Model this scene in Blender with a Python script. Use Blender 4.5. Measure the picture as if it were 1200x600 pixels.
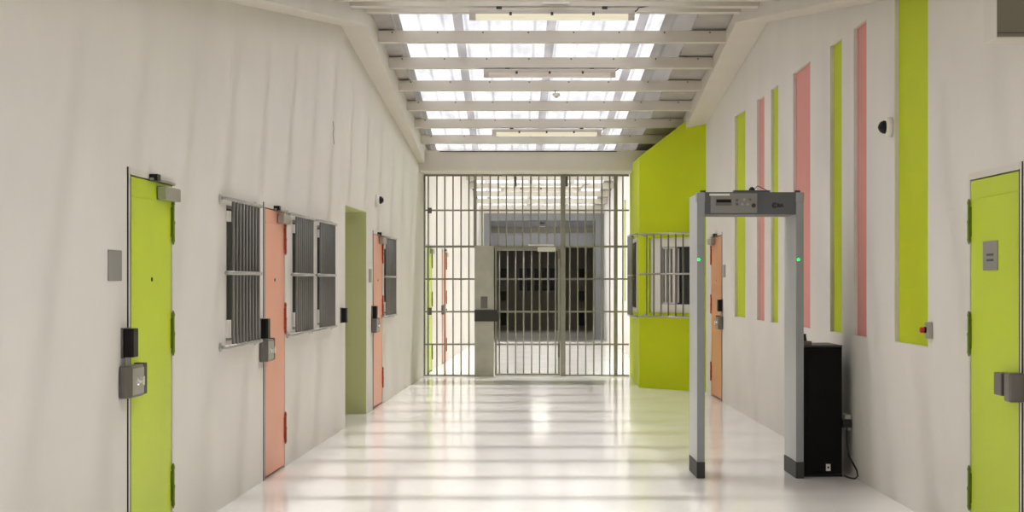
import bpy, math, random
from mathutils import Vector, Matrix
random.seed(4)
for o in list(bpy.data.objects): bpy.data.objects.remove(o)
SC = bpy.context.scene
COL = SC.collection
EYE = 1.5
F = 1900.0                                   # focal length in pixels of the 1200 wide frame

# ------------------------------------------------------------ camera, sky, sun, exposure
cam = bpy.data.cameras.new('camera'); cam.sensor_width = 36.0; cam.lens = 36.0*F/1200
cam.shift_y = 29.5/1200; cam.clip_end = 300
camo = bpy.data.objects.new('camera', cam); COL.objects.link(camo)
camo.location = (0, 0, EYE); camo.rotation_euler = (math.radians(90), 0, 0)
SC.camera = camo
SKY, BAND = 1.12, 165.0  # BAND: strength of the added streak that throws the roof beam stripes
w = bpy.data.worlds.new('bright_cloud_sky'); SC.world = w; w.use_nodes = True
def sky_nodes(nt):
    """even cloud with one bright streak of sunlit cloud high overhead, running across the corridor"""
    bg = nt.nodes['Background']; tc = nt.nodes.new('ShaderNodeTexCoord'); sp = nt.nodes.new('ShaderNodeSeparateXYZ')
    nt.links.new(tc.outputs['Generated'], sp.inputs[0])
    def mth(op, *ins):
        n = nt.nodes.new('ShaderNodeMath'); n.operation = op
        for i, v in enumerate(ins):
            if isinstance(v, (int, float)): n.inputs[i].default_value = v
            else: nt.links.new(v, n.inputs[i])
        return n.outputs[0]
    x, y, z = sp.outputs[0], sp.outputs[1], sp.outputs[2]
    d = mth('DIVIDE', mth('SUBTRACT', y, mth('MULTIPLY', z, .38))  , .04)
    g = mth('EXPONENT', mth('MULTIPLY', mth('MULTIPLY', d, d), -1.0))
    e = mth('DIVIDE', mth('SUBTRACT', x, .0), .55)
    h = mth('EXPONENT', mth('MULTIPLY', mth('MULTIPLY', e, e), -1.0))
    up = mth('GREATER_THAN', z, .2)
    tot = mth('ADD', SKY, mth('MULTIPLY', mth('MULTIPLY', mth('MULTIPLY', g, h), up), BAND))
    bg.inputs[0].default_value = (0.965, 0.985, 1.0, 1); nt.links.new(tot, bg.inputs[1])
sky_nodes(w.node_tree)
try: w.cycles.sampling_method = 'MANUAL'; w.cycles.sample_map_resolution = 1024
except Exception: pass
sun = bpy.data.lights.new('sun', 'SUN'); sun.energy = 5.0; sun.angle = math.radians(3); sun.color = (.99, .99, 1)
suno = bpy.data.objects.new('sun', sun); COL.objects.link(suno)
suno.rotation_euler = Vector((-.08, -.38, -1.0)).to_track_quat('-Z', 'Y').to_euler(); suno.location = (3, 10, 12)
def portal(x0, x1, y0, z0, y1, z1):
    L = bpy.data.lights.new('skylight_portal', 'AREA'); L.shape = 'RECTANGLE'
    L.size = x1-x0; L.size_y = math.hypot(y1-y0, z1-z0); L.cycles.is_portal = True
    o = bpy.data.objects.new('skylight_portal', L); COL.objects.link(o)
    o.location = ((x0+x1)/2, (y0+y1)/2, (z0+z1)/2)
    o.rotation_euler = (math.atan2(z1-z0, y1-y0), 0, 0)
SC.view_settings.view_transform = 'Standard'; SC.view_settings.look = 'None'
SC.view_settings.exposure = -0.2; SC.view_settings.gamma = 1.0
SC.view_settings.use_curve_mapping = False
try: SC.cycles.max_bounces = 10; SC.cycles.diffuse_bounces = 6; SC.cycles.transparent_max_bounces = 12
except Exception: pass

# ------------------------------------------------------------ materials
def srgb(r, g, b):
    f = lambda c: (c/255/12.92) if c/255 <= .04045 else ((c/255+.055)/1.055)**2.4
    return (f(r), f(g), f(b), 1)
def mat(name, col, rough=.6, metal=0, noise=0, nscale=3.0, bump=0, bscale=60, coat=0, emit=None, es=0, spec=.5):
    m = bpy.data.materials.new(name); m.use_nodes = True
    nt = m.node_tree; b = nt.nodes['Principled BSDF']
    b.inputs['Base Color'].default_value = col; b.inputs['Roughness'].default_value = rough
    b.inputs['Metallic'].default_value = metal; b.inputs['Specular IOR Level'].default_value = spec
    if coat: b.inputs['Coat Weight'].default_value = coat; b.inputs['Coat Roughness'].default_value = .08
    if emit: b.inputs['Emission Color'].default_value = emit; b.inputs['Emission Strength'].default_value = es
    tc = nt.nodes.new('ShaderNodeTexCoord')
    if noise:
        n = nt.nodes.new('ShaderNodeTexNoise'); n.inputs['Scale'].default_value = nscale
        n.inputs['Detail'].default_value = 5
        nt.links.new(tc.outputs['Object'], n.inputs['Vector'])
        r = nt.nodes.new('ShaderNodeMapRange'); r.inputs[1].default_value = .3; r.inputs[2].default_value = .7
        r.inputs[3].default_value = 1-noise; r.inputs[4].default_value = 1+noise*.4
        nt.links.new(n.outputs['Fac'], r.inputs[0])
        h = nt.nodes.new('ShaderNodeHueSaturation'); h.inputs['Color'].default_value = col
        nt.links.new(r.outputs[0], h.inputs['Value']); nt.links.new(h.outputs[0], b.inputs['Base Color'])
    if bump:
        n2 = nt.nodes.new('ShaderNodeTexNoise'); n2.inputs['Scale'].default_value = bscale; n2.inputs['Detail'].default_value = 3
        nt.links.new(tc.outputs['Object'], n2.inputs['Vector'])
        bp = nt.nodes.new('ShaderNodeBump'); bp.inputs['Strength'].default_value = bump; bp.inputs['Distance'].default_value = .01
        nt.links.new(n2.outputs['Fac'], bp.inputs['Height']); nt.links.new(bp.outputs[0], b.inputs['Normal'])
    return m
M = {}
M['wall'] = mat('wall_plaster', srgb(214, 210, 202), .75, noise=.05, nscale=1.2, bump=.25, bscale=9)
M['paint'] = mat('beam_paint', srgb(208, 202, 190), .5, noise=.04, nscale=2)
M['frame'] = mat('frame_paint', srgb(205, 200, 190), .5, noise=.03)
M['lime'] = mat('lime_paint', srgb(186, 206, 22), .42, noise=.04, nscale=2)
M['lime_wall'] = mat('lime_wall_paint', srgb(182, 196, 0), .6, spec=.25, noise=.04, nscale=1.5, bump=.15, bscale=12)
M['lime_dark'] = mat('lime_metal', srgb(104, 124, 24), .4)
M['olive'] = mat('green_jamb_paint', srgb(186, 190, 134), .6, noise=.05, nscale=1.5)
M['orange'] = mat('salmon_door_paint', srgb(222, 158, 132), .42, noise=.04, nscale=2)
M['orange_r'] = mat('orange_door_paint', srgb(208, 146, 104), .42, noise=.04, nscale=2)
M['rust'] = mat('red_hinge_paint', srgb(176, 78, 52), .4)
M['pink'] = mat('pink_paint', srgb(208, 138, 128), .6, noise=.04, nscale=1.5)
M['steel'] = mat('brushed_steel', srgb(170, 168, 162), .38, .75, noise=.08, nscale=9)
M['bar'] = mat('grille_bar_steel', srgb(122, 120, 114), .5, .3, noise=.1, nscale=12)
M['gatebar'] = mat('gate_bar_steel', srgb(150, 148, 138), .5, .35, noise=.12, nscale=10)
M['lockcol'] = mat('zinc_plate', srgb(184, 182, 170), .5, .25, noise=.25, nscale=3)
M['chrome'] = mat('chrome_knob', srgb(225, 225, 222), .2, .7)
M['dark'] = mat('dark_metal', srgb(62, 60, 58), .45, .4)
M['lockbox'] = mat('lock_case_metal', srgb(112, 108, 103), .35, .6, noise=.1, nscale=15)
M['black'] = mat('black_plastic', srgb(8, 8, 9), .4, spec=.25)
M['blackcab'] = mat('black_cabinet', srgb(4, 4, 5), .4, spec=.15)
M['glass'] = mat('dark_glass', srgb(40, 42, 42), .12)
M['white'] = mat('white_plastic', srgb(225, 222, 215), .4)
M['grey_plate'] = mat('grey_sign_plate', srgb(140, 138, 134), .45, .3)
M['det_side'] = mat('detector_side', srgb(180, 183, 184), .35, noise=.03)
M['det_front'] = mat('detector_front', srgb(142, 145, 148), .35, noise=.03)
M['det_dark'] = mat('detector_dark', srgb(88, 90, 94), .4)
M['foot'] = mat('black_foot', srgb(52, 52, 50), .6)
M['panel'] = mat('control_panel', srgb(132, 130, 128), .4)
M['text'] = mat('print_black', srgb(20, 20, 22), .5)
M['led'] = mat('green_led', srgb(10, 90, 20), .4, emit=(.0, .9, .08, 1), es=4)
M['tube_on'] = mat('lit_diffuser', srgb(170, 165, 140), .4, emit=(1, .93, .70, 1), es=.62)
M['tube_off'] = mat('clear_diffuser', srgb(222, 214, 204), .3)
M['lamp_body'] = mat('lamp_housing', srgb(190, 182, 172), .5)
M['metal_sheet'] = mat('roof_sheet_metal', srgb(176, 172, 168), .5, .2, noise=.15, nscale=4)
M['portal'] = mat('grey_blue_paint', srgb(134, 136, 142), .6, noise=.05)
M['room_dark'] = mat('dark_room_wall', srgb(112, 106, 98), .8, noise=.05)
M['box_grey'] = mat('grey_front_panel', srgb(120, 114, 98), .6)  # darker than the housing body: shade of its unlit front as colour
M['red'] = mat('red_button', srgb(190, 40, 25), .4)
M['rubber'] = mat('cable_rubber', srgb(24, 23, 22), .5)

def floor_mat():
    m = mat('epoxy_floor', srgb(242, 238, 232), .2, noise=.05, nscale=.8, spec=.5)
    nt = m.node_tree; b = nt.nodes['Principled BSDF']
    tc = nt.nodes.new('ShaderNodeTexCoord'); n = nt.nodes.new('ShaderNodeTexNoise')
    n.inputs['Scale'].default_value = 2.5; n.inputs['Detail'].default_value = 6
    nt.links.new(tc.outputs['Object'], n.inputs['Vector'])
    r = nt.nodes.new('ShaderNodeMapRange'); r.inputs[3].default_value = .09; r.inputs[4].default_value = .15
    nt.links.new(n.outputs['Fac'], r.inputs[0]); nt.links.new(r.outputs[0], b.inputs['Roughness'])
    return m
M['floor'] = floor_mat()

def sheet_mat(name, tr, tint):
    """fibreglass roof sheet: partly clear, partly scattering, with faint ribs and wear"""
    m = bpy.data.materials.new(name); m.use_nodes = True; nt = m.node_tree; nt.nodes.clear()
    out = nt.nodes.new('ShaderNodeOutputMaterial'); mx = nt.nodes.new('ShaderNodeMixShader')
    t = nt.nodes.new('ShaderNodeBsdfTransparent'); l = nt.nodes.new('ShaderNodeBsdfTranslucent')
    tc = nt.nodes.new('ShaderNodeTexCoord'); sp = nt.nodes.new('ShaderNodeSeparateXYZ')
    nt.links.new(tc.outputs['Object'], sp.inputs[0])
    mu = nt.nodes.new('ShaderNodeMath'); mu.operation = 'MULTIPLY'; mu.inputs[1].default_value = 2*math.pi/.245
    nt.links.new(sp.outputs['X'], mu.inputs[0])
    co = nt.nodes.new('ShaderNodeMath'); co.operation = 'COSINE'; nt.links.new(mu.outputs[0], co.inputs[0])
    pw = nt.nodes.new('ShaderNodeMapRange'); pw.inputs[1].default_value = .85; pw.inputs[2].default_value = 1
    pw.inputs[3].default_value = 0; pw.inputs[4].default_value = .12; nt.links.new(co.outputs[0], pw.inputs[0])
    n = nt.nodes.new('ShaderNodeTexNoise'); n.inputs['Scale'].default_value = 2.2; n.inputs['Detail'].default_value = 6
    mp = nt.nodes.new('ShaderNodeMapping'); mp.inputs['Scale'].default_value = (2.5, .5, 1)
    nt.links.new(tc.outputs['Object'], mp.inputs[0]); nt.links.new(mp.outputs[0], n.inputs['Vector'])
    r = nt.nodes.new('ShaderNodeMapRange'); r.inputs[1].default_value = .3; r.inputs[2].default_value = .7
    r.inputs[3].default_value = .80; r.inputs[4].default_value = 1.0; nt.links.new(n.outputs['Fac'], r.inputs[0])
    sb = nt.nodes.new('ShaderNodeMath'); sb.operation = 'SUBTRACT'
    nt.links.new(r.outputs[0], sb.inputs[0]); nt.links.new(pw.outputs[0], sb.inputs[1])
    mc = nt.nodes.new('ShaderNodeVectorMath'); mc.operation = 'SCALE'; mc.inputs[0].default_value = tint[:3]
    nt.links.new(sb.outputs[0], mc.inputs['Scale'])
    nt.links.new(mc.outputs[0], t.inputs[0]); nt.links.new(mc.outputs[0], l.inputs[0])
    mx.inputs[0].default_value = 1-tr
    nt.links.new(t.outputs[0], mx.inputs[1]); nt.links.new(l.outputs[0], mx.inputs[2])
    nt.links.new(mx.outputs[0], out.inputs[0]); return m
M['sheet'] = sheet_mat('fibreglass_sheet', .86, (.82, .81, .815))
M['sheet_grey'] = sheet_mat('fibreglass_weathered', .5, (.31, .295, .275))
M['sheet_clear'] = sheet_mat('fibreglass_clear', .86, (.97, .965, .96))
M['wall_bright'] = mat('bright_wall_plaster', srgb(236, 233, 228), .75, noise=.03)  # paler copy of the wall plaster; the far corridor's brightness is in the colour
M['sheet_dull'] = sheet_mat('fibreglass_overlap', .7, (.60, .585, .575))

# ------------------------------------------------------------ mesh helpers
class MB:
    def __init__(s): s.v = []; s.f = []; s.sm = []
    def box(s, x0, x1, y0, y1, z0, z1):
        b = len(s.v)
        s.v += [(x0,y0,z0),(x1,y0,z0),(x1,y1,z0),(x0,y1,z0),(x0,y0,z1),(x1,y0,z1),(x1,y1,z1),(x0,y1,z1)]
        s.f += [tuple(b+i for i in q) for q in ((0,3,2,1),(4,5,6,7),(0,1,5,4),(1,2,6,5),(2,3,7,6),(3,0,4,7))]
        return s
    def hexa(s, pts):                       # eight corners in the same order as box
        b = len(s.v); s.v += [tuple(p) for p in pts]
        s.f += [tuple(b+i for i in q) for q in ((0,3,2,1),(4,5,6,7),(0,1,5,4),(1,2,6,5),(2,3,7,6),(3,0,4,7))]
        return s
    def quad(s, *p):
        b = len(s.v); s.v += [tuple(q) for q in p]; s.f.append(tuple(range(b, b+len(p)))); return s
    def cyl(s, p0, p1, r, n=12, r1=None):
        p0 = Vector(p0); p1 = Vector(p1); d = (p1-p0).normalized()
        a = d.orthogonal().normalized(); c = d.cross(a); b = len(s.v); r1 = r if r1 is None else r1
        for p, rr in ((p0, r), (p1, r1)):
            for i in range(n):
                t = 2*math.pi*i/n; s.v.append(tuple(p + a*(rr*math.cos(t)) + c*(rr*math.sin(t))))
        for i in range(n):
            j = (i+1) % n; s.f.append((b+i, b+j, b+n+j, b+n+i))
        s.f.append(tuple(b+n-1-i for i in range(n))); s.f.append(tuple(b+n+i for i in range(n)))
        return s
    def tube(s, pts, r, n=8):
        P = [Vector(p) for p in pts]
        b = len(s.v)
        for k, p in enumerate(P):
            d = (P[min(k+1, len(P)-1)]-P[max(k-1, 0)]).normalized()
            a = d.cross(Vector((.13, .31, .94))).normalized(); c = d.cross(a)
            for i in range(n):
                t = 2*math.pi*i/n; s.v.append(tuple(p + a*(r*math.cos(t)) + c*(r*math.sin(t))))
        for k in range(len(P)-1):
            for i in range(n):
                j = (i+1) % n; q = b+k*n; s.f.append((q+i, q+j, q+n+j, q+n+i))
        s.f.append(tuple(b+n-1-i for i in range(n))); q = b+(len(P)-1)*n; s.f.append(tuple(q+i for i in range(n)))
        return s
    def lathe(s, c, axis, prof, n=20):      # prof: (distance along the axis, radius)
        c = Vector(c); d = Vector(axis).normalized(); a = d.orthogonal().normalized(); e = d.cross(a); b = len(s.v)
        for (h, r) in prof:
            for i in range(n):
                t = 2*math.pi*i/n; s.v.append(tuple(c + d*h + a*(r*math.cos(t)) + e*(r*math.sin(t))))
        for k in range(len(prof)-1):
            for i in range(n):
                j = (i+1) % n; q = b+k*n; s.f.append((q+i, q+j, q+n+j, q+n+i))
        s.f.append(tuple(b+n-1-i for i in range(n))); q = b+(len(prof)-1)*n; s.f.append(tuple(q+i for i in range(n)))
        return s
    def prism(s, poly, axis, a0, a1):       # polygon in the two other axes, extruded along axis
        b = len(s.v); n = len(poly)
        for a in (a0, a1):
            for (p, q) in poly:
                s.v.append({'x': (a, p, q), 'y': (p, a, q), 'z': (p, q, a)}[axis])
        for i in range(n):
            j = (i+1) % n; s.f.append((b+i, b+j, b+n+j, b+n+i))
        s.f.append(tuple(b+n-1-i for i in range(n))); s.f.append(tuple(b+n+i for i in range(n)))
        return s
    def build(s, name, m, parent=None, bevel=0, smooth=False, label=None):
        me = bpy.data.meshes.new(name); me.from_pydata(s.v, [], s.f); me.validate()
        me.materials.append(M[m] if isinstance(m, str) else m)
        import bmesh
        bm = bmesh.new(); bm.from_mesh(me); bmesh.ops.recalc_face_normals(bm, faces=bm.faces); bm.to_mesh(me); bm.free()
        o = bpy.data.objects.new(name, me); COL.objects.link(o)
        if parent: o.parent = parent
        if smooth:
            for p in me.polygons: p.use_smooth = len(p.vertices) == 4
        if bevel:
            md = o.modifiers.new('bevel', 'BEVEL'); md.width = bevel; md.segments = 2; md.limit_method = 'ANGLE'
        if label: o['label'] = label
        return o
def tag(o, label=None, cat=None, group=None, kind=None):
    if label: o['label'] = label
    if cat: o['category'] = cat
    if group: o['group'] = group
    if kind: o['kind'] = kind
    return o
def thing(name, loc, rz=0, label=None, cat=None, group=None, kind=None):
    o = bpy.data.objects.new(name, None); COL.objects.link(o); o.empty_display_size = .1
    o.location = loc; o.rotation_euler = (0, 0, rz)
    return tag(o, label, cat, group, kind)
def copy_tree(o, parent=None):
    c = o.copy(); COL.objects.link(c); c.parent = parent
    for ch in [x for x in list(bpy.data.objects) if x.parent == o]: copy_tree(ch, c)
    return c

# ------------------------------------------------------------ the plan of the place
K = .0353
def LX(y): return -2.296 + K*y               # the left wall is not quite parallel to the right one
RX = 2.62
def sl(px): return 2.296/(K + (600-px)/F)    # distance along the left wall of a measured column
def sr(px): return RX*F/(px-600)             # same on the right wall
def hh(py, d): return EYE + (329.5-py)/F*d
LROT = math.atan2(1, K); RROT = -math.pi/2
def on_left(y, z=0): return (LX(y), y, z)
def on_right(y, z=0): return (RX, y, z)
Y0 = -5.0; YG = 25.6; YE = 41.6
RIDGE = 16.3
def purlin_bottom(y):
    if y < 6: return 2.966
    if y <= RIDGE: return 4.19 - .12*(RIDGE-.1-y)
    return 4.19 - .083*(y-RIDGE+.1)
def sheet_under(y): return purlin_bottom(y)+.125
R2 = 33.4                                    # ridge of the bay beyond the gate
def far_bottom(y):
    return 3.98 - .085*abs(y-R2)
def soffit(y, side):
    if y < 6: y = 6
    if side == 'l':
        return 4.08-.128*(16.4-y) if y <= 16.4 else 4.06-.0905*(y-16.4)
    return 4.15-.13*(16.6-y) if y <= 16.6 else 4.15-.10*(y-16.6)
def curb_x(y, side):
    if side == 'l': return -1.46+.028*(y-16.4) if y <= 16.4 else -1.46+.015*(y-16.4)
    return 2.29 if y <= 16.4 else 2.29+.016*(y-16.4)

# ------------------------------------------------------------ walls with openings
def grid_wall(name, fx, sgn, y0, y1, holes, top, m='wall', thick=.32, ybreaks=()):
    """fx(y) gives the wall face; sgn is the direction into the wall; holes: y0,y1,z0,z1,depth,through"""
    mb = MB()
    ys = sorted(set([y0, y1] + list(ybreaks) + [h[0] for h in holes] + [h[1] for h in holes]))
    for a, b in zip(ys[:-1], ys[1:]):
        cuts = sorted(set([0.0] + [h[2] for h in holes if h[0] <= a and h[1] >= b] + [h[3] for h in holes if h[0] <= a and h[1] >= b]))
        cuts = cuts + [None]
        for c, d in zip(cuts[:-1], cuts[1:]):
            if d is not None and any(h[0] <= a and h[1] >= b and h[2] <= c and h[3] >= d for h in holes): continue
            za, zb = (top(a), top(b)) if d is None else (d, d)
            mb.quad((fx(a), a, c), (fx(b), b, c), (fx(b), b, zb), (fx(a), a, za))
    for (a, b, c, d, dep, thr) in holes:
        D = sgn*dep
        mb.quad((fx(a), a, c), (fx(a)+D, a, c), (fx(a)+D, a, d), (fx(a), a, d))
        mb.quad((fx(b), b, c), (fx(b)+D, b, c), (fx(b)+D, b, d), (fx(b), b, d))
        mb.quad((fx(a), a, d), (fx(b), b, d), (fx(b)+D, b, d), (fx(a)+D, a, d))
        if c > 0: mb.quad((fx(a), a, c), (fx(b), b, c), (fx(b)+D, b, c), (fx(a)+D, a, c))
        if not thr: mb.quad((fx(a)+D, a, c), (fx(b)+D, b, c), (fx(b)+D, b, d), (fx(a)+D, a, d))
    T = sgn*thick                            # the outer face, left open behind through holes
    ys2 = sorted(set([y0, y1] + list(ybreaks) + [v for h in holes if h[5] for v in h[:2]]))
    for a, b in zip(ys2[:-1], ys2[1:]):
        z0 = max([0] + [h[3] for h in holes if h[5] and h[0] <= a and h[1] >= b])
        mb.quad((fx(a)+T, a, z0), (fx(b)+T, b, z0), (fx(b)+T, b, top(b)), (fx(a)+T, a, top(a)))
    mb.quad((fx(y0), y0, 0), (fx(y0)+T, y0, 0), (fx(y0)+T, y0, top(y0)), (fx(y0), y0, top(y0)))
    mb.quad((fx(y1), y1, 0), (fx(y1)+T, y1, 0), (fx(y1)+T, y1, top(y1)), (fx(y1), y1, top(y1)))
    o = mb.build(name, m); o['kind'] = 'structure'; return o

DH = 2.05
HYP = math.hypot(1, K)
L_DOORS = [(sl(152.5), sl(200.5), 'lime'), (sl(310), sl(333), 'orange'), (sl(437.5), sl(447.7), 'orange')]
L_WINS = [(sl(265), sl(301)), (sl(342.5), sl(365)), (sl(371.5), sl(388.5)), (sl(450), sl(462))]
L_BARS = [(257.5, 298.5), (336, 362), (365.5, 388), (447, 460.5)]
PASS = (sl(404.5), sl(429.5), 2.285)
FAR_DOORS = [(26.15, 27.05, 'lime'), (29.3, 30.2, 'orange')]
FR = .045                                     # width of a door's frame
holes = [(a-FR, b+FR, 0, DH+FR, .09, False) for a, b, c in L_DOORS+FAR_DOORS]
holes += [(a, b, 1.10, 2.01, .05, False) for a, b in L_WINS]
holes += [(PASS[0], PASS[1], 0, PASS[2], .32, True)]
def top_l(y):
    return sheet_under(y)+.0 if y < 25.6 else far_bottom(max(y, 25.61))+.125
grid_wall('wall_left', LX, -1, Y0, YE, holes, top_l, ybreaks=(6, RIDGE, YG, R2))

STRIPES = [  # far column, near column, colour of the recessed back
    (861.0, 873.5, 'lime_wall'), (887.2, 895.8, 'pink'), (903.5, 912.0, 'lime_wall'), (929.5, 949.5, 'pink'),
    (973.0, 986.5, 'lime_wall'), (1000.5, 1015.5, 'pink'), (1048.5, 1087.5, 'lime_wall')]
NB, NT, ND = 1.085, 3.435, .035
R_DOORS = [(sr(1195), sr(1138), 'lime'), (sr(845.7), sr(834), 'orange_r')]
holes = [(a-FR, b+FR, 0, DH+.02+FR, .09, False) for a, b, c in R_DOORS]
for fa, ne, c in STRIPES:
    holes.append((sr(ne), sr(fa), NB, NT, ND, False))
def top_r(y): return sheet_under(y)
grid_wall('wall_right', lambda y: RX, 1, Y0, YG+.1, holes, top_r, ybreaks=(6, RIDGE))
FRX = 2.36
FSTR = [(33.6, 34.2), (36.2, 36.6)]
fh = [(a, b, NB, 3.2, ND, False) for a, b in FSTR]
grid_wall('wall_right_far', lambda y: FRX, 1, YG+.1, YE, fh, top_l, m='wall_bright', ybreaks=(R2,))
n = 1
for fa, ne, c in STRIPES:
    a, b = sr(ne), sr(fa); t = NT
    o = MB().box(RX+ND-.006, RX+ND+.01, a, b, NB, t).build('trim_%d' % n, c)
    place = ['beside the orange door', 'second from the orange door', 'third from the orange door, thin', 'broad, above the black cabinet',
             'thin, between two pink strips', 'thin, left of the dome camera', 'broadest, right of the dome camera'][n-1]
    tag(o, ('lime green' if c == 'lime_wall' else 'pink') + ' recessed vertical strip in the right wall, ' + place, None, None, 'structure'); n += 1
for a, b in FSTR:
    o = MB().box(FRX+ND-.006, FRX+ND+.01, a, b, NB, 3.2).build('trim_%d' % n, 'lime_wall'); o['kind'] = 'structure'; n += 1

# passage recess through the left wall, painted green
def passage():
    a, b, h = PASS; x0, x1 = LX(b)-.32, LX(b)-1.5
    mb = MB()
    mb.box(x1-.1, LX(b)-.006, b, b+.12, 0, h)
    o = mb.build('wall_passage_far', 'olive'); o['kind'] = 'structure'
    mb = MB(); mb.box(x1-.1, x1, a-.1, b+.1, 0, h+.1); mb.box(x1, LX(a)-.33, a-.12, a, 0, h)
    o = mb.build('wall_passage_back', 'wall'); o['kind'] = 'structure'
    o = MB().box(x1-.1, LX(a)-.32, a-.12, b+.12, h, h+.12).build('ceiling_passage', 'olive'); o['kind'] = 'structure'
    # painted lining of the opening's own head
    o = MB().hexa([(LX(a)-.32,a,h-.008),(LX(a)-.002,a,h-.008),(LX(b)-.002,b,h-.008),(LX(b)-.32,b,h-.008),
                   (LX(a)-.32,a,h),(LX(a)-.002,a,h),(LX(b)-.002,b,h),(LX(b)-.32,b,h)]).build('trim_%d' % n, 'olive'); o['kind'] = 'structure'
    o = MB().box(LX(b)-.32, LX(b)-.002, b-.008, b+.0, 0, h-.008).build('trim_%d' % (n+1), 'olive'); o['kind'] = 'structure'
passage(); n += 2

# floor
o = MB().box(-4.2, 3.0, Y0-.4, YE+.3, -.12, 0).build('floor', 'floor'); o['kind'] = 'structure'
o = MB().box(-2.6, 3.0, Y0-.35, Y0, 0, 3.1).build('wall_back', 'wall'); o['kind'] = 'structure'

# ------------------------------------------------------------ roof
def strip(name, m, x0, x1, ya, yb, za, zb, t=.02, lift=0):
    fa = x0 if callable(x0) else (lambda y: x0); fb = x1 if callable(x1) else (lambda y: x1)
    o = MB().hexa([(fa(ya),ya,za+lift),(fb(ya),ya,za+lift),(fb(yb),yb,zb+lift),(fa(yb),yb,zb+lift),
                   (fa(ya),ya,za+lift+t),(fb(ya),ya,za+lift+t),(fb(yb),yb,zb+lift+t),(fa(yb),yb,zb+lift+t)]).build(name, m)
    o['kind'] = 'structure'; return o
SX0, SX1 = -1.18, 1.60
JOINTS = [-.57, .42, 1.38]
def roof_slope(ya, yb, za, zb, x0, x1, tail, sm='sheet'):
    strip('ceiling_sheet_left', 'metal_sheet', -2.75, x0-.09, ya, yb, za, zb)
    strip('ceiling_sheet_right', 'metal_sheet', x1+.34, 3.0, ya, yb, za, zb)
    strip('ceiling_sheet_worn', 'sheet_grey', x0-.09, x0, ya, yb, za, zb, .004)
    strip('ceiling_sheet_worn', 'sheet_grey', x1, x1+.34, ya, yb, za, zb, .004)
    xs = [x0]+[j for j in JOINTS if x0 < j < x1]+[x1]
    for a, b in zip(xs[:-1], xs[1:]): strip('ceiling_skylight', sm, a+.002, b-.002, ya, yb, za, zb, .004)
    for j in xs[1:-1]: strip('trim_%d' % tail, 'sheet_dull', j-.05, j+.05, ya, yb, za, zb, .004, -.006); tail += 1
    portal(x0, x1, ya, za-.012, yb, zb-.012)
    return tail
n = roof_slope(6, RIDGE, sheet_under(6), sheet_under(RIDGE), SX0, SX1, n)
n = roof_slope(RIDGE, YG, sheet_under(RIDGE), sheet_under(YG), SX0, SX1, n)
n = roof_slope(Y0-.3, 6, sheet_under(0), sheet_under(0), SX0, SX1, n)
n = roof_slope(YG, R2, far_bottom(YG)+.125, far_bottom(R2)+.125, -1.1, 2.1, n, 'sheet_clear')
n = roof_slope(R2, YE, far_bottom(R2)+.125, far_bottom(YE)+.125, -.85, 2.1, n, 'sheet_clear')

def curb(side):
    mb = MB()
    xw = (lambda y: LX(y)-.0) if side == 'l' else (lambda y: RX+.0)
    ys = [6, 16.3 if side == 'l' else 16.6, 25.5]
    for a, b in zip(ys[:-1], ys[1:]):
        xa, xb = curb_x(a, side), curb_x(b, side)
        A = [(xw(a), a), (xa, a), (xb, b), (xw(b), b)]
        if side == 'r': A = [(xa, a), (xw(a), a), (xw(b), b), (xb, b)]
        mb.hexa([(x, y, soffit(y, side)) for x, y in A]+[(x, y, sheet_under(max(y,6.001))-.002) for x, y in A])
    return mb
for side, nm in (('l', 'left'), ('r', 'right')):
    o = curb(side).build('ceiling_edge_beam_'+nm, 'paint'); o['kind'] = 'structure'
# roof beams: channels with a lower lip
PUR = [16.2, 17.5, 18.8, 20.1, 21.4, 22.7, 24.0]
NEAR = [15.0, 13.8, 12.6, 11.4, 10.2, 9.0, 7.8]
def beam(y, x0, x1, zb, t, label, group):
    e = thing('roof_beam', ((x0+x1)/2, y, zb), 0, label, 'beam', group)
    L = (x1-x0)/2
    MB().box(-L, L, -.0, .008, 0, t).box(-L, L, .008, .13, 0, .008).box(-L, L, .008, .10, t-.01, t-.002).build('channel', 'paint', e)
    q = MB()
    k = -L+.15
    while k < L: q.cyl((k, -.006, t-.02), (k, 0, t-.02), .009, 8); k += .49
    q.build('bolt_row', 'dark', e)
    return e
ordn = ['first', 'second', 'third', 'fourth', 'fifth', 'sixth', 'seventh', 'eighth']
for i, y in enumerate(reversed(PUR)):
    beam(y, curb_x(y, 'l'), curb_x(y, 'r'), purlin_bottom(y), .122, 'white steel roof beam across the skylight, %s counted back from the barred gate' % ordn[i], 'roof beams in the near bay')
for i, y in enumerate(NEAR):
    beam(y, curb_x(y, 'l'), curb_x(y, 'r'), purlin_bottom(y), .122, 'white steel roof beam on the near roof slope, %s on this side of the ridge' % ordn[i], 'roof beams in the near bay')
y = 27.0; i = 0
while y < 41.3:
    beam(y, LX(y), FRX, far_bottom(y), .122, 'pale roof beam seen through the bars beyond the gate', 'roof beams beyond the gate'); y += 1.3
for i in range(4):
    y = 5.2-2.2*i
    o = MB().box(-2.4, 2.7, y, y+.07, purlin_bottom(0), purlin_bottom(0)+.12).build('ceiling_joist', 'paint'); o['kind'] = 'structure'

# header over the gate
o = MB().box(LX(YG)-.1, RX+.1, 24.75, YG+.02, 3.188, 3.495).build('ceiling_header_beam', 'paint'); o['kind'] = 'structure'
o = MB().box(LX(YG)-.2, RX+.1, YG+.0, YG+.12, 3.22, 3.6).build('wall_header', 'paint'); o['kind'] = 'structure'
o = MB().tube([(-1.1, 24.735, 3.480), (-.2, 24.735, 3.4805), (.25, 24.735, 3.482), (.5, 24.735, 3.4812), (1.6, 24.735, 3.481)], .008).build('wall_cable', 'rubber')
tag(o, 'thin dark cable running along the top of the beam over the gate', 'cable')

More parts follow.
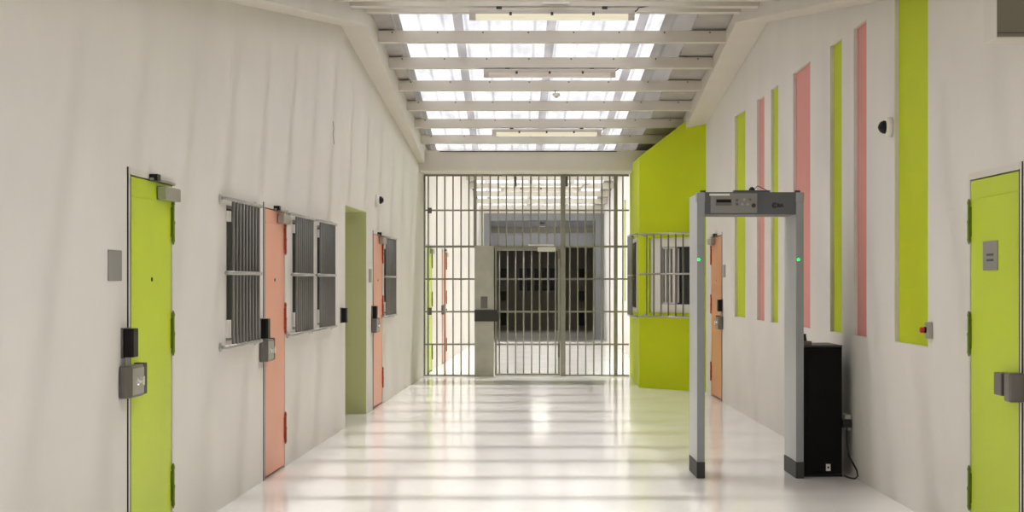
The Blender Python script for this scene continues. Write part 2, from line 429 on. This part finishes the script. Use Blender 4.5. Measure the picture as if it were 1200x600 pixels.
# ------------------------------------------------------------ green block
def block():
    P = [(RX, 21.9), (1.795, 22.9), (1.865, YG+.1), (RX, YG+.1)]
    T = [3.87, 3.254, 3.335, 3.44]
    # window opening in the front face
    A = Vector((P[1][0], P[1][1], 0)); B = Vector((P[0][0], P[0][1], 0)); d = (B-A); L = d.length; d.normalize()
    nrm = Vector((d.y, -d.x, 0))              # towards the corridor
    if nrm.y > 0: nrm = -nrm
    w0, w1, z0, z1 = .20, 1.12, 1.06, 2.105
    def at(s, z, dep=0): q = A+d*s-nrm*dep; return (q.x, q.y, z)
    top = lambda s: T[1]+(T[0]-T[1])*s/L
    mb = MB()
    mb.quad(at(0,0), at(w0,0), at(w0,top(w0)), at(0,top(0)))
    mb.quad(at(w0,0), at(w1,0), at(w1,z0), at(w0,z0)); mb.quad(at(w0,z1), at(w1,z1), at(w1,top(w1)), at(w0,top(w0)))
    mb.quad(at(w1,0), at(L,0), at(L,top(L)), at(w1,top(w1)))
    D = .12
    mb.quad(at(w0,z0), at(w1,z0), at(w1,z0,D), at(w0,z0,D)); mb.quad(at(w0,z1), at(w1,z1), at(w1,z1,D), at(w0,z1,D))
    mb.quad(at(w0,z0), at(w0,z1), at(w0,z1,D), at(w0,z0,D)); mb.quad(at(w1,z0), at(w1,z1), at(w1,z1,D), at(w1,z0,D))
    mb.quad(at(w0,z0,D), at(w1,z0,D), at(w1,z1,D), at(w0,z1,D))
    mb.quad((*P[1],0), (*P[2],0), (*P[2],T[2]), (*P[1],T[1]))
    mb.quad((*P[2],0), (*P[3],0), (*P[3],T[3]), (*P[2],T[2]))
    mb.quad(*[(*p, t) for p, t in zip(P, T)])
    o = mb.build('wall_green_block', 'lime_wall'); o['kind'] = 'structure'
    rz = math.atan2(d.y, d.x)
    e = thing('window_5', tuple(A+d*w0), rz, 'white framed sliding window in the lime green wall block behind bars', None, None, 'structure')
    W = w1-w0
    MB().box(0,W,.03,.11,z0,z0+.12).box(0,W,.03,.11,z1-.13,z1).box(0,.20,.03,.11,z0+.12,z1-.13).box(W-.12,W,.03,.11,z0+.12,z1-.13).build('window_frame', 'white', e, .004)
    q = MB()
    for k, u in ((.25, .025), (.335, .02), (.40, .065), (.50, .012)): q.box(k, k+u, .06, .085, z0+.14, z1-.15)
    q.box(.215, .47, .06, .085, z0+.125, z0+.145).box(.215, .47, .06, .085, z1-.155, z1-.135)
    q.build('sash', 'white', e)
    MB().box(.20, W-.12, .095, .105, z0+.12, z1-.13).build('pane', 'glass', e)
    return A, d, nrm, rz, L
BA, Bd, Bn, Brz, BL = block()

# ------------------------------------------------------------ window grilles
def grille(loc, rz, W, z0, z1, nb, label, group=None, p=.075, x0=0.0, rb=.011, ends=True, mat_='bar', mid=None):
    """horizontal tubes on stand-offs carrying upright bars; local -y comes out of the wall"""
    e = thing('window_grille', loc, rz, label, 'window bars', group)
    zm = mid if mid else (z0+z1)/2
    for z in (z0, zm, z1):
        q = MB().cyl((0, -p, z), (W, -p, z), .014, 10)
        q.build('rail', 'steel', e, smooth=True)
    for k in range(nb):
        x = x0+(W-x0-.03)*(k+.5)/nb
        MB().cyl((x, -p, z0-.012), (x, -p, z1+.012), rb, 10).build('bar', mat_, e, smooth=True)
    for x in (.0, W):
        for z in (z0, z1):
            MB().cyl((x, -p-.012, z), (x, 0, z), .012, 10).lathe((x, 0, z), (0,-1,0), [(0, .03), (.008, .03), (.014, .02)], 14).build('mounting', 'steel', e, smooth=True)
    return e
lw_labels = ['barred window grille on the left wall between the lime door and the nearest salmon door',
             'barred window grille just beyond the nearest salmon door, left one of a close pair',
             'barred window grille right of a close pair, before the green recess',
             'small barred window grille on the left wall nearest the gate']
wl = ['dark window behind bars beside the nearest salmon door', 'dark window of a close pair, next to the salmon door', 'dark window of a close pair, next to the black reader', 'dark window in the left wall nearest the gate']
for i, (a, b) in enumerate(L_WINS):
    W = (b-a)*math.hypot(1, K)
    e = thing('window_%d' % (i+1), on_left(a), LROT, wl[i], None, None, 'structure')
    f = .02
    MB().box(0,W,.0,.05,1.10,1.10+f).box(0,W,.0,.05,2.01-f,2.01).box(0,f,.0,.05,1.10+f,2.01-f).box(W-f,W,.0,.05,1.10+f,2.01-f).build('window_frame', 'bar', e)
    MB().box(f, W-f, .02, .03, 1.10+f, 2.01-f).build('pane', 'glass', e)
    MB().box(-.03, .07, -.02, .0, 1.12, 1.24).build('fixing_block', 'white', e)
    MB().box(-.03, .07, -.02, .0, 1.90, 1.97).build('fixing_block', 'white', e)
    ga, gb = sl(L_BARS[i][0]), sl(L_BARS[i][1])
    grille(on_left(ga), LROT, (gb-ga)*HYP, 1.065, 2.045, 9, lw_labels[i], 'window grilles on the left wall', x0=.16 if i < 3 else .08, p=.045, rb=.011)
grille(tuple(BA+Bd*.11), Brz, 1.087, 1.01, 2.157, 7, 'grey window grille with seven upright bars on the front of the lime green block', None, p=.09, x0=.063, mid=1.6)
# grille on the narrow side of the block
sd = (Vector((1.865, YG+.1, 0))-Vector((1.795, 22.9, 0))); sd.normalize()
rzs = math.atan2(-sd.y, -sd.x)                 # local x towards the viewer, local y into the block
p0 = Vector((1.795, 22.9, 0))+sd*1.55
grille(tuple(p0), rzs, 1.3, 1.0, 2.17, 10, 'dark window grille seen edge-on on the narrow side of the lime green block', None, p=.085, x0=.03, rb=.013)
e = thing('window_6', tuple(p0+sd*-.05), rzs, 'dark window on the narrow side of the lime green block', None, None, 'structure')
MB().box(.0, 1.15, -.02, -.002, 1.06, 2.12).build('window_frame', 'white', e)
MB().box(.06, 1.09, -.03, -.02, 1.12, 2.06).build('pane', 'glass', e)

# ------------------------------------------------------------ doors
def hinge(e, x, z, m, s=1):
    h = MB().cyl((x, -.012, z-.10), (x, -.012, z-.012), .009, 10).cyl((x, -.012, z+.006), (x, -.012, z+.10), .0075, 10)
    h.cyl((x, -.012, z-.012), (x, -.012, z+.006), .011, 10)
    h.lathe((x, -.012, z+.10), (0,0,1), [(0,.011),(.012,.009),(.03,.003)], 10).lathe((x, -.012, z-.10), (0,0,-1), [(0,.011),(.012,.009),(.03,.003)], 10)
    h.box(x-.016, x+.016, -.006, .0, z-.085, z+.085)
    h.build('hinge', m, e, smooth=False)
def security_door(name, loc, rz, W, H, colr, hingem, right_hinge, label, lock='box', reader=True, closer=True, plate=False):
    """local x from 0 to W along the wall, -y towards the corridor; lock opposite the hinges"""
    e = thing(name, loc, rz, label, None, None, 'structure')
    X = (lambda u: u) if right_hinge else (lambda u: W-u)      # u measured from the lock side
    def bx(mb, u0, u1, *r): a, b = sorted((X(u0), X(u1))); return mb.box(a, b, *r)
    f = MB()
    bx(f, -FR, -.014, -.004, .085, 0, H+FR); bx(f, W+.006, W+FR, -.004, .085, 0, H+FR); bx(f, -.008, W+.006, -.004, .085, H+.008, H+FR)
    f.build('door_frame', 'frame', e)
    g = MB(); bx(g, -FR-.014, -FR, -.005, .002, 0, H+FR); bx(g, -.014, .0, -.005, .05, 0, H+.008)
    g.build('door_seal', 'black', e)  # black strips put in for the shade of the gaps beside the frame
    lf = MB(); bx(lf, 0, W, .0, .05, .02, H)
    leaf = lf.build('door_leaf', colr, e, .003)
    b2 = MB(); bx(b2, .04, W-.02, -.003, .0, H-.105, H-.099); b2.build('door_seam', 'lime' if 'lime' in colr else colr, e)
    for z in (.32, 1.20, 1.84): hinge(e, X(W+.004), z, hingem)
    if closer:
        q = MB(); bx(q, W*.62, W+.01, -.055, -.004, H-.095, H-.02); q.build('door_closer', 'steel', e, .004)
        q = MB(); bx(q, W*.40, W*.98, -.03, -.012, H+.0, H+.014); q.build('closer_arm', 'steel', e)
        q = MB(); bx(q, W*.42, W*.50, -.05, -.004, H+.0, H+.035); q.build('closer_roller', 'black', e)
    if not plate: q = MB().lathe((W/2, 0, 1.51), (0,-1,0), [(0,.012),(.004,.012),(.006,.008)], 12).build('spyhole', 'dark', e)
    if lock == 'box':
        c = MB()
        x0, x1 = X(-.22 if right_hinge else -.16), X(.05); a, b = min(x0,x1), max(x0,x1)
        c.prism([(a, -.004), (a, -.036), (a+.035, -.06), (b, -.06), (b, -.004)] if right_hinge else [(a, -.004), (a, -.06), (b-.035, -.06), (b, -.036), (b, -.004)], 'z', .90, 1.065)
        cs = c.build('lock_case', 'lockbox', e, .006)
        ca, cb = (a+.045, b-.012) if right_hinge else (a+.012, b-.045)
        MB().box(ca, cb, -.064, -.06, .915, 1.05).build('lock_cover', 'steel', cs)  # lighter face over a darker case: side shading put into the materials
        MB().lathe(((a+b)/2+.01, -.06, .985), (0,-1,0), [(0,.026),(.006,.026),(.012,.016),(.026,.014),(.028,.008)], 14).box((a+b)/2-.002, (a+b)/2+.022, -.094, -.086, .962, 1.008).build('lock_knob', 'chrome', cs)
        s = MB(); bx(s, .065, .125, -.058, .0, .905, 1.07); s.build('lock_strike', 'dark', e, .004)
    if lock == 'bar':
        s = MB(); bx(s, .09, .22, -.07, .0, .90, 1.02); s.build('lock_case', 'lockbox', e, .006)
        s = MB(); bx(s, .0, .09, -.05, .0, .91, 1.01); s.build('lock_bolt', 'dark', e, .003)
        s = MB(); bx(s, -.10, .0, -.085, .0, .88, 1.03); s.build('lock_keep', 'lockbox', e, .012)
    if reader:
        s = MB().cyl((X(-.15), -.02, 1.06), (X(-.15), -.02, 1.11), .008, 8).cyl((X(-.10), -.02, 1.06), (X(-.10), -.02, 1.11), .008, 8)
        s.build('reader_conduit', 'steel', e)
    if plate:
        s = MB(); bx(s, W*.42, W*.72, -.005, 0, 1.56, 1.72); pl = s.build('door_plate', 'grey_plate', e)
        for z in (1.645, 1.615):
            s = MB(); bx(s, W*.50, W*.64, -.0062, -.005, z-.006, z+.006); s.build('door_plate_print', 'dark', pl)
    return e
def left_door(i, a, b, colr, hm, label, **kw):
    security_door('door_%d' % i, on_left(a), LROT, (b-a)*HYP, DH, colr, hm, True, label, **kw)
left_door(1, *L_DOORS[0][:2], 'lime', 'lime_dark', 'lime green steel security door nearest on the left wall')
left_door(2, *L_DOORS[1][:2], 'orange', 'rust', 'salmon steel security door between two barred windows on the left')
left_door(3, *L_DOORS[2][:2], 'orange', 'rust', 'salmon steel security door nearest the gate on the left')
left_door(4, *FAR_DOORS[0][:2], 'lime', 'lime_dark', 'lime green door just beyond the gate', reader=False, lock=None)
left_door(5, *FAR_DOORS[1][:2], 'orange', 'rust', 'salmon door on the left wall beyond the gate', reader=False, lock='box')
def right_door(i, a, b, colr, hm, label, **kw):
    security_door('door_%d' % i, on_right(b), RROT, b-a, DH+.02, colr, hm, False, label, **kw)
right_door(6, *R_DOORS[0][:2], 'lime', 'lime_dark', 'lime green steel door at the right edge with a grey plate', lock='bar', reader=False, closer=False, plate=True)
right_door(7, *R_DOORS[1][:2], 'orange_r', 'rust', 'orange steel door on the right wall beside the green block')

def reader(loc, rz, label, h=.155):
    e = thing('card_reader', loc, rz, label, 'card reader', 'black card readers')
    MB().box(-.065, .065, -.012, .0, 0, h).build('mounting_plate', 'lockbox', e)
    MB().prism([(-.06, -.012), (-.06, -.05), (-.045, -.062), (.045, -.062), (.06, -.05), (.06, -.012)], 'z', .004, h-.004).build('reader_case', 'black', e, .003)
    return e
def rd_left(px, z, label): reader(on_left(sl(px), z), LROT, label)
rd_left(145.5, 1.105, 'black card reader above the lock of the lime green left door')
rd_left(305.8, 1.07, 'black card reader above the lock of the nearest salmon door')
rd_left(399.6, 1.08, 'black card reader alone on the wall before the green recess')
rd_left(436.0, 1.06, 'black card reader above the lock of the salmon door near the gate')
reader(on_right(sr(846.5), 1.12), RROT, 'black card reader above the lock of the orange right door')

def plate(loc, rz, w, h, label):
    o = MB().box(-w/2, w/2, -.006, 0, 0, h).build('wall_plate', 'grey_plate', None, .002)
    o.location = loc; o.rotation_euler = (0, 0, rz); tag(o, label, 'sign plate', 'grey plates beside doors')
y = sl(134); plate(on_left(y, hh(329, y)), LROT, .24, .155, 'blank grey plate on the wall left of the lime green left door')
y = sl(433.5); plate(on_left(y, hh(331, y)), LROT, .24, .155, 'small grey plate between the green recess and the salmon door')
y = sr(848.5); plate(on_right(y-.03, hh(325, y)), RROT, .22, .155, 'small grey plate on the wall right of the orange door')

# dome cameras
def dome(loc, rz, label):
    e = thing('dome_camera', loc, rz, label, 'security camera', 'dome cameras on the walls')
    MB().lathe((0,0,0), (0,-1,0), [(0,.068),(.03,.068),(.045,.055)], 24).build('camera_base', 'white', e, smooth=True)
    MB().lathe((0,-.045,0), (0,-1,0), [(0,.046),(.015,.045),(.033,.036),(.045,.02),(.05,.004)], 24).build('camera_dome', 'black', e, smooth=True)
y = sr(1045); dome(on_right(y, hh(149, y)), RROT, 'black dome camera on the right wall beside the broad lime strip')
y = sl(440.5); dome(on_left(y, hh(234.5, y)), LROT, 'small black dome camera on the left wall above the salmon door')

# call switch on the right wall
y = sr(1091.5)
e = thing('alarm_switch', on_right(y, 1.14), RROT, 'small steel switch box with a red button by the broad lime strip', 'switch')
MB().box(-.035, .035, -.035, 0, 0, .105).build('switch_case', 'steel', e, .004)
MB().cyl((0, -.035, .055), (0, -.048, .055), .02, 14).build('button_collar', 'black', e)
MB().lathe((0, -.048, .055), (0,-1,0), [(0,.018),(.02,.018),(.026,.010)], 14).build('button', 'red', e)

# ventilation housing at the upper right
e = thing('wall_housing', (2.39, 8.0, 2.70), 0, 'boxed grey-fronted housing high on the right wall above the lime door', 'housing')
MB().box(0, .23, .0, .22, 0, .31).build('housing_body', 'frame', e, .004)
MB().box(.002, .23, -.008, 0, .006, .31).build('front_panel', 'box_grey', e)  # thin grey front, the shade on this side painted in
MB().box(.002, .23, -.012, -.008, .022, .026).build('panel_seam', 'dark', e)

# ------------------------------------------------------------ metal detector
DY0, DY1 = 12.33, 12.86
e = thing('metal_detector', (1.81, DY0, 0), 0, 'grey walk-through metal detector arch standing in the corridor', 'metal detector')
HT = 2.185
for (x0, x1, s) in ((-.402, -.345, -1), (.351, .408, 1)):
    MB().box(x0, x1, .012, DY1-DY0, .125, HT-.02).build('side_panel', 'det_side', e, .004)
    pf = MB().box(x0, x1, -.004, .012, .125, HT-.03).build('front_edge', 'det_front', e, .003)
    MB().lathe(((x0+x1)/2 + (-.018 if s < 0 else -.012), -.004, 1.664), (0,-1,0), [(0,.010),(.003,.010),(.006,.006)], 12).build('indicator_lamp', 'led', pf)
    MB().box(x0-.004, x1+.003, -.006, DY1-DY0+.005, 0, .125).build('foot', 'foot', e, .004)
    cp = MB().box(x0-.003, x1+.003, -.008, .09, HT-.085, HT-.01).build('corner_cap', 'det_front', e, .006)
    xb = x1-.01 if s < 0 else x0+.015
    MB().cyl((xb, .03, HT-.01), (xb, .03, HT+.006), .022, 12).build('cap_knob', 'dark', cp)
hd = MB().box(-.345, .351, .004, .50, 2.008, 2.178).build('crossbar', 'det_dark', e, .004)
MB().box(-.30, .055, -.006, .004, 2.018, 2.168).build('control_panel', 'panel', e, .004)
MB().box(-.262, -.14, -.010, -.006, 2.075, 2.125).build('display_bezel', 'lockbox', e)
MB().box(-.256, -.146, -.012, -.010, 2.098, 2.120).build('display', 'black', e)
for k, (u, z) in enumerate(((-.10, 2.085), (-.06, 2.085), (-.10, 2.115), (-.02, 2.085), (.0, 2.12), (-.045, 2.12))):
    MB().cyl((u, -.006, z), (u, -.012, z), .010, 12).build('push_button', 'steel' if k % 2 else 'det_dark', e)
MB().cyl((.025, -.006, 2.075), (.025, -.022, 2.075), .016, 16).build('key_switch', 'dark', e)
MB().box(-.31, -.155, -.009, -.006, 2.150, 2.165).build('label_strip', 'white', e)
def text(body, size, m, loc, parent, name, bold=.0):
    cu = bpy.data.curves.new('t', 'FONT'); cu.body = body; cu.size = size; cu.extrude = .0008; cu.offset = bold
    to = bpy.data.objects.new('t', cu); COL.objects.link(to)
    dg = bpy.context.evaluated_depsgraph_get(); me = bpy.data.meshes.new_from_object(to.evaluated_get(dg))
    bpy.data.objects.remove(to); me.materials.clear(); me.materials.append(M[m])
    o = bpy.data.objects.new(name, me); COL.objects.link(o); o.parent = parent
    o.location = loc; o.rotation_euler = (math.pi/2, 0, 0); return o
text('EIA', .034, 'text', (.206, .002, 2.065), e, 'maker_lettering', .0022)
q = MB(); arc = lambda r, a0, a1: [(.188+r*math.cos(t), .002, 2.078+r*math.sin(t)) for t in [math.radians(a0+(a1-a0)*i/14) for i in range(15)]]
q.tube(arc(.018, 35, 325), .0038, 6).tube(arc(.0085, 40, 320), .0032, 6).build('maker_mark', 'text', e)
# things on top of the arch
e2 = thing('beacon', (1.81+.0, DY0+.06, 2.18), 0, 'small black beacon with a cable on top of the detector arch', 'beacon')
MB().box(-.12, .16, -.02, .05, 0, .014).build('beacon_plate', 'det_dark', e2, .003)
MB().lathe((.025, .015, .014), (0,0,1), [(0,.024),(.012,.022),(.024,.012),(.028,.003)], 16).build('beacon_dome', 'black', e2)
MB().tube([(.04, .02, .02), (.07, .02, .05), (.11, .02, .03), (.16, .02, .006)], .003, 6).build('beacon_cable', 'rubber', e2)

# ------------------------------------------------------------ black cabinet with charger, cord and socket
e = thing('black_cabinet', (2.380, 12.44, 0), 0, 'tall narrow black cabinet standing beside the detector against the wall', 'cabinet')
MB().box(-.153, .153, 0, .55, .02, .995).build('cabinet_body', 'blackcab', e, .006)
MB().box(-.155, .155, -.004, .555, .995, 1.008).build('cabinet_top', 'dark', e, .003)
MB().box(-.11, .145, -.005, .0, .05, .975).build('cabinet_door', 'blackcab', e, .003)
MB().box(-.155, .155, .0, .55, 0, .02).build('cabinet_plinth', 'black', e)
l = MB().box(.028, .062, -.009, -.005, .045, .098).build('lock_plate', 'white', e)
MB().cyl((.045, -.009, .072), (.045, -.012, .072), .008, 10).build('keyhole', 'black', l)
e = thing('detector_cradle', (2.26, 12.52, 1.008), 0, 'small grey charging cradle with an upright stub on the black cabinet', 'charger')
MB().box(-.03, .05, -.03, .05, 0, .03).build('cradle_base', 'lockbox', e, .004)
MB().cyl((.005, 0, .03), (.0, 0, .085), .012, 12, .010).build('cradle_stub', 'dark', e)
e = thing('wall_socket', on_right(12.60, .345), RROT, 'white wall socket beside the black cabinet', 'socket')
MB().box(-.06, .08, -.05, 0, 0, .125).build('socket_box', 'white', e, .006)
MB().cyl((.03, -.05, .075), (.03, -.053, .075), .026, 20).build('socket_face', 'frame', e)
o = MB().box(RX-.078, RX-.012, 12.455, 12.515, .375, .435).tube([(RX-.045, 12.48, .38), (RX-.045, 12.47, .33), (RX-.042, 12.46, .24), (RX-.038, 12.42, .16),
        (RX-.022, 12.34, .11), (RX-.012, 12.27, .07), (RX-.012, 12.23, .03), (RX-.03, 12.24, .009), (RX-.055, 12.29, .009), (RX-.066, 12.36, .009), (RX-.07, 12.44, .009)], .0065, 8).build('power_cord', 'rubber', None)
tag(o, 'black power cord hanging from the wall socket to the floor', 'cord')

# ------------------------------------------------------------ ceiling lamps
LAMP = None
def lamp(x, y, on, label, L=1.53, gap=.03, zb=None):
    z = (purlin_bottom(y) if zb is None else zb)-gap
    e = thing('ceiling_lamp', (x, y+.03, z), 0, label, 'lamp', 'tube lamps under the roof beams')
    h = L/2
    pr = [(-.055, -.045), (-.048, -.012), (-.03, 0), (.03, 0), (.048, -.012), (.055, -.045)]
    MB().prism(pr, 'x', -h, h).build('housing', 'lamp_body', e, .003)
    pd = [(-.052, -.045), (-.05, -.07), (-.034, -.092), (0, -.10), (.034, -.092), (.05, -.07), (.052, -.045)]
    MB().prism(pd, 'x', -h+.06, h-.06).build('diffuser', 'tube_on' if on else 'tube_off', e)
    for s in (-1, 1):
        MB().prism(pd, 'x', min(s*h, s*(h-.06)), max(s*h, s*(h-.06))).build('end_cap', 'lamp_body', e, .004)
        MB().box(s*h*.64-.025, s*h*.64+.025, -.02, .02, 0, gap).build('bracket', 'dark', e)
    for k in (-.5, 0, .5):
        MB().box(h*k*1.0-.012, h*k+.012, -.06, -.054, -.06, -.03).build('clip', 'dark', e)
    MB().tube([(h, 0, -.02), (h+.03, 0, .0), (h+.04, .0, .02), (h+.16, .0, .04 if gap < .05 else .05)], .006, 6).build('lead', 'rubber', e)
    return e
lamp((646.5-600)/F*15.1, 15.0, True, 'lit tube lamp under the roof beams nearest the viewer')
lamp((644-600)/F*18.85, 18.8, False, 'unlit tube lamp, middle one of the three under the skylight', gap=.012)
lamp((640.5-600)/F*22.75, 22.7, True, 'lit tube lamp under the skylight nearest the gate', gap=.02)
lamp((634-600)/F*30.9, 30.9, False, 'unlit tube lamp seen through the bars beyond the gate', gap=.46, zb=far_bottom(30.9))
# hanging smoke detector and box on the nearest beam
e = thing('ceiling_sensor', ((652-600)/F*20.1, 20.14, purlin_bottom(20.1)), 0, 'small round sensor hanging from a beam between two lamps', 'sensor')
MB().cyl((-.015, 0, 0), (-.01, 0, -.03), .006, 8).build('stem', 'dark', e)
MB().lathe((0, 0, -.03), (0,0,-1), [(0,.03),(.012,.048),(.035,.045),(.048,.02)], 18).build('sensor_body', 'white', e, smooth=True)
MB().lathe((0, 0, -.078), (0,0,-1), [(0,.022),(.008,.016)], 14).build('sensor_lens', 'dark', e)
y = 14.98
o = MB().box(-.125, .125, -.03, .0, 0, .034).build('junction_box', 'white', None, .004)
o.location = ((651-600)/F*y, y-.0, purlin_bottom(15.0)+.012); tag(o, 'flat white box fixed to the nearest roof beam above the lit lamp', 'box')

# ------------------------------------------------------------ the barred gate
gx = lambda px: (px-600)/F*YG
gz = lambda py: hh(py, YG)
g = thing('barred_partition', (0, YG, 0), 0, 'fixed steel bar partition closing off the whole corridor', 'barred partition')
XL, XR = gx(497.0), 1.845
ZT = 3.185
RAILS = [gz(246.5), gz(289), gz(327), gz(365.3), gz(403.5), gz(440)]
MB().box(XL-.0, XR, -.02, .02, ZT-.03, ZT).build('top_rail', 'gatebar', g)
MB().box(XL-.012, XL+.022, -.02, .02, 0.0, ZT-.03).build('end_post', 'gatebar', g)
DL, DR = gx(579.3), gx(656.8)
def rail(x0, x1, z, par, r=.013, nm='rail'): MB().box(x0, x1, -.007, .007, z-r, z+r).build(nm, 'gatebar', par)
rail(XL, XR, RAILS[0], g); rail(XL, XR, RAILS[1], g, .018)
for z in RAILS[2:]:
    rail(XL, gx(556.5), z, g); rail(gx(662), XR, z, g)
for px0, px1, zb in ((555, 558.6, RAILS[1]), (656.8, 662.6, 0), (719.3, 723.6, 0)):
    MB().box(gx(px0), gx(px1), -.025, .025, zb, ZT-.03).build('post', 'gatebar', g, .003)
upper = [502, 512, 521.3, 531, 540.3, 549.6, 565, 574.4, 584, 593.5, 603, 612.5, 622, 631.5, 641, 650.3, 667.8, 677, 686.4, 695.8, 705.2, 714.6, 729.9]
for px in upper:
    zb = .02 if (px < 555 or px > 660) else RAILS[1]
    MB().cyl((gx(px), 0, zb), (gx(px), 0, ZT-.02), .0115, 10).build('bar', 'gatebar', g, smooth=True)
MB().box(gx(501), gx(506), -.02, -.008, gz(250), gz(243.5)).box(gx(501), gx(506), -.02, -.008, gz(369), gz(360.5)).build('hinge_plate', 'lockbox', g)
c = thing('lock_column', (gx(568), YG, 0), 0, 'broad grey steel lock column left of the gate door', 'lock column')
hw = gx(579)-gx(568)
MB().box(-hw-.01, hw-.003, -.05, .05, 0, gz(288.5)).build('column_case', 'lockcol', c, .004)
MB().box(-hw-.012, hw+.055, -.085, -.05, gz(376.5), gz(363)).build('lock_case', 'dark', c, .006)
MB().box(-.06, .045, -.062, -.05, gz(361), gz(347.5)).build('cover_plate', 'lockbox', c, .006)
d = thing('gate_door', (gx(580), YG, 0), 0, 'hinged gate door of upright steel bars in the partition', 'gate')
DW = gx(656.3)-gx(580); dt = gz(290.5)
MB().box(0, .03, -.02, .02, .015, dt).box(DW-.035, DW, -.02, .02, .015, dt).box(.03, DW-.035, -.02, .02, dt-.045, dt).box(.03, DW-.035, -.02, .02, .015, .045).build('door_frame', 'gatebar', d)
for z in RAILS[2:5]: MB().box(.03, DW-.035, -.007, .007, z-.014, z+.014).build('rail', 'gatebar', d)
for px in (585.3, 594.8, 604.2, 613.6, 623, 632.4, 642, 651):
    x = gx(px)-gx(580); MB().cyl((x, 0, .04), (x, 0, dt-.04), .0115, 10).build('bar', 'gatebar', d, smooth=True)
MB().box(gx(630)-gx(580), gx(651)-gx(580), -.08, -.02, gz(295), gz(290)).build('door_closer', 'white', d, .004)
MB().box(gx(619)-gx(580), gx(649)-gx(580), -.05, -.03, gz(288.0), gz(286.6)).build('closer_arm', 'white', d)
MB().box(DW-.03, DW-.005, -.032, -.02, .30, .52).box(DW-.03, DW-.005, -.032, -.02, 1.85, 2.0).build('hinge', 'lockbox', d)
o = MB().box(XL, XR, YG-.05, YG+.05, 0, .006).build('trim_%d' % n, 'lockcol'); o['kind'] = 'structure'; n += 1

def wall_mark(pts, r, label):
    o = MB().tube(pts, r, 6).build('wall_crack', 'grey_plate'); o['kind'] = 'structure'
yc = sl(390); wall_mark([(LX(yc)+.002, yc, hh(142, yc)), (LX(yc+.05)+.002, yc+.05, hh(150, yc)), (LX(yc)+.002, yc+.01, hh(158, yc)), (LX(yc+.08)+.002, yc+.08, hh(168, yc))], .003, '')
# ------------------------------------------------------------ beyond the gate: grey portal and the dim room
PX0, PX1 = gx(567)/YG*YE, FRX
IX0, IX1 = (574-600)/F*YE, (698-600)/F*YE
PT = hh(250, YE); IT = hh(258.5, YE); OT = hh(289, YE)
mb = MB().box(-1.3, PX0, YE, YE+.1, 0, 3.6)
o = mb.build('wall_end_left', 'wall'); o['kind'] = 'structure'
o = MB().box(PX0, FRX+.2, YE, YE+.1, PT, 3.6).build('wall_end_top', 'paint'); o['kind'] = 'structure'
o = MB().box(PX0, IX0, YE, YE+.6, 0, PT).box(IX1, PX1+.2, YE, YE+.6, 0, PT).box(IX0, IX1, YE, YE+.6, IT, PT).build('trim_%d' % n, 'portal'); o['kind'] = 'structure'; n += 1
o = MB().box(IX0, IX1, YE+.35, YE+.6, OT, IT).build('wall_lintel', 'portal'); o['kind'] = 'structure'
s = thing('lintel_sign', ((635.8-600)/F*YE, YE+.35, hh(269, YE)), 0, 'small white sign with a lamp above it on the grey lintel beyond the gate', 'sign')
MB().box(-.075, .075, -.02, 0, 0, .10).build('sign_face', 'white', s)
MB().box(-.055, .055, -.05, 0, .15, .19).build('sign_lamp', 'dark', s)
RE = 49.6
o = MB().box(-1.2, 2.9, YE+.3, RE+.2, -.12, 0).build('floor_far_room', 'floor'); o['kind'] = 'structure'
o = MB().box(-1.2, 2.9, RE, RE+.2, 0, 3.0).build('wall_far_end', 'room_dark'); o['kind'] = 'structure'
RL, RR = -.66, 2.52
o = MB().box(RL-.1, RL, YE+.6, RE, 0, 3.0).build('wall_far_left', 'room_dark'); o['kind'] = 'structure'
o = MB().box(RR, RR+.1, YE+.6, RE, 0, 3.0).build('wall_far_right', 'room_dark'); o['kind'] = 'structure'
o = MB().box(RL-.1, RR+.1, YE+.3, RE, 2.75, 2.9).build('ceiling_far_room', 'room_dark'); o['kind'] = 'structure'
for i, (a, b, sx, xw) in enumerate(((44.4, 45.3, 1, RL), (46.2, 47.4, -1, RR))):
    e = thing('door_%d' % (8+i), (xw, a, 0), 0, 'green door in the dim room at the far end', None, None, 'structure')
    MB().box(min(0, sx*.04), max(0, sx*.04), 0, b-a, .01, 2.1).build('door_leaf', 'lime_dark', e)
    MB().box(min(sx*.04, sx*.09), max(sx*.04, sx*.09), .1, .2, 1.0, 1.15).build('door_handle', 'dark', e)
wx = lambda px: (px-600)/F*RE; wz = lambda py: hh(py, RE)
e = thing('window_7', (wx(607.5), RE, 0), 0, 'wide black barred window on the end wall of the dim room', None, None, 'structure')
ww = wx(652)-wx(607.5)
MB().box(0, ww, -.03, 0, wz(340.5), wz(314.5)).build('pane', 'black', e)
for k in range(6):
    x = ww*(k)/5; MB().box(x-.025, x+.025, -.06, -.03, wz(347), wz(309)).build('window_bar', 'room_dark', e)
for side, pxs in (('left', (587.5, 593.5)), ('right', (678, 684.5))):
    for nm, ys_ in (('upper', (315, 325)), ('middle', (341, 352)), ('lower', (366, 381))):
        x0, x1 = wx(pxs[0]), wx(pxs[1])
        e = thing('wall_cabinet', ((x0+x1)/2, RE, wz(ys_[1])), 0, '%s black box on the %s of the dim end wall beyond the gate' % (nm, side), 'wall box', 'black boxes on the far end wall')
        MB().box(-(x1-x0)/2, (x1-x0)/2, -.12, 0, 0, wz(ys_[0])-wz(ys_[1])).build('case', 'black', e, .004)

e = thing('ceiling_lamp', (.8, 45.5, 2.70), 0, 'square lamp on the ceiling of the dim room beyond the gate', 'lamp')  # added light source, hidden behind the lintel, to brighten the room
MB().box(-.3, .3, -.3, .3, 0, .05).build('lamp_body', 'white', e)
MB().box(-.27, .27, -.27, .27, -.012, 0).build('diffuser', mat('room_lamp_glow', srgb(200, 200, 190), .4, emit=(1, .95, .85, 1), es=45), e)
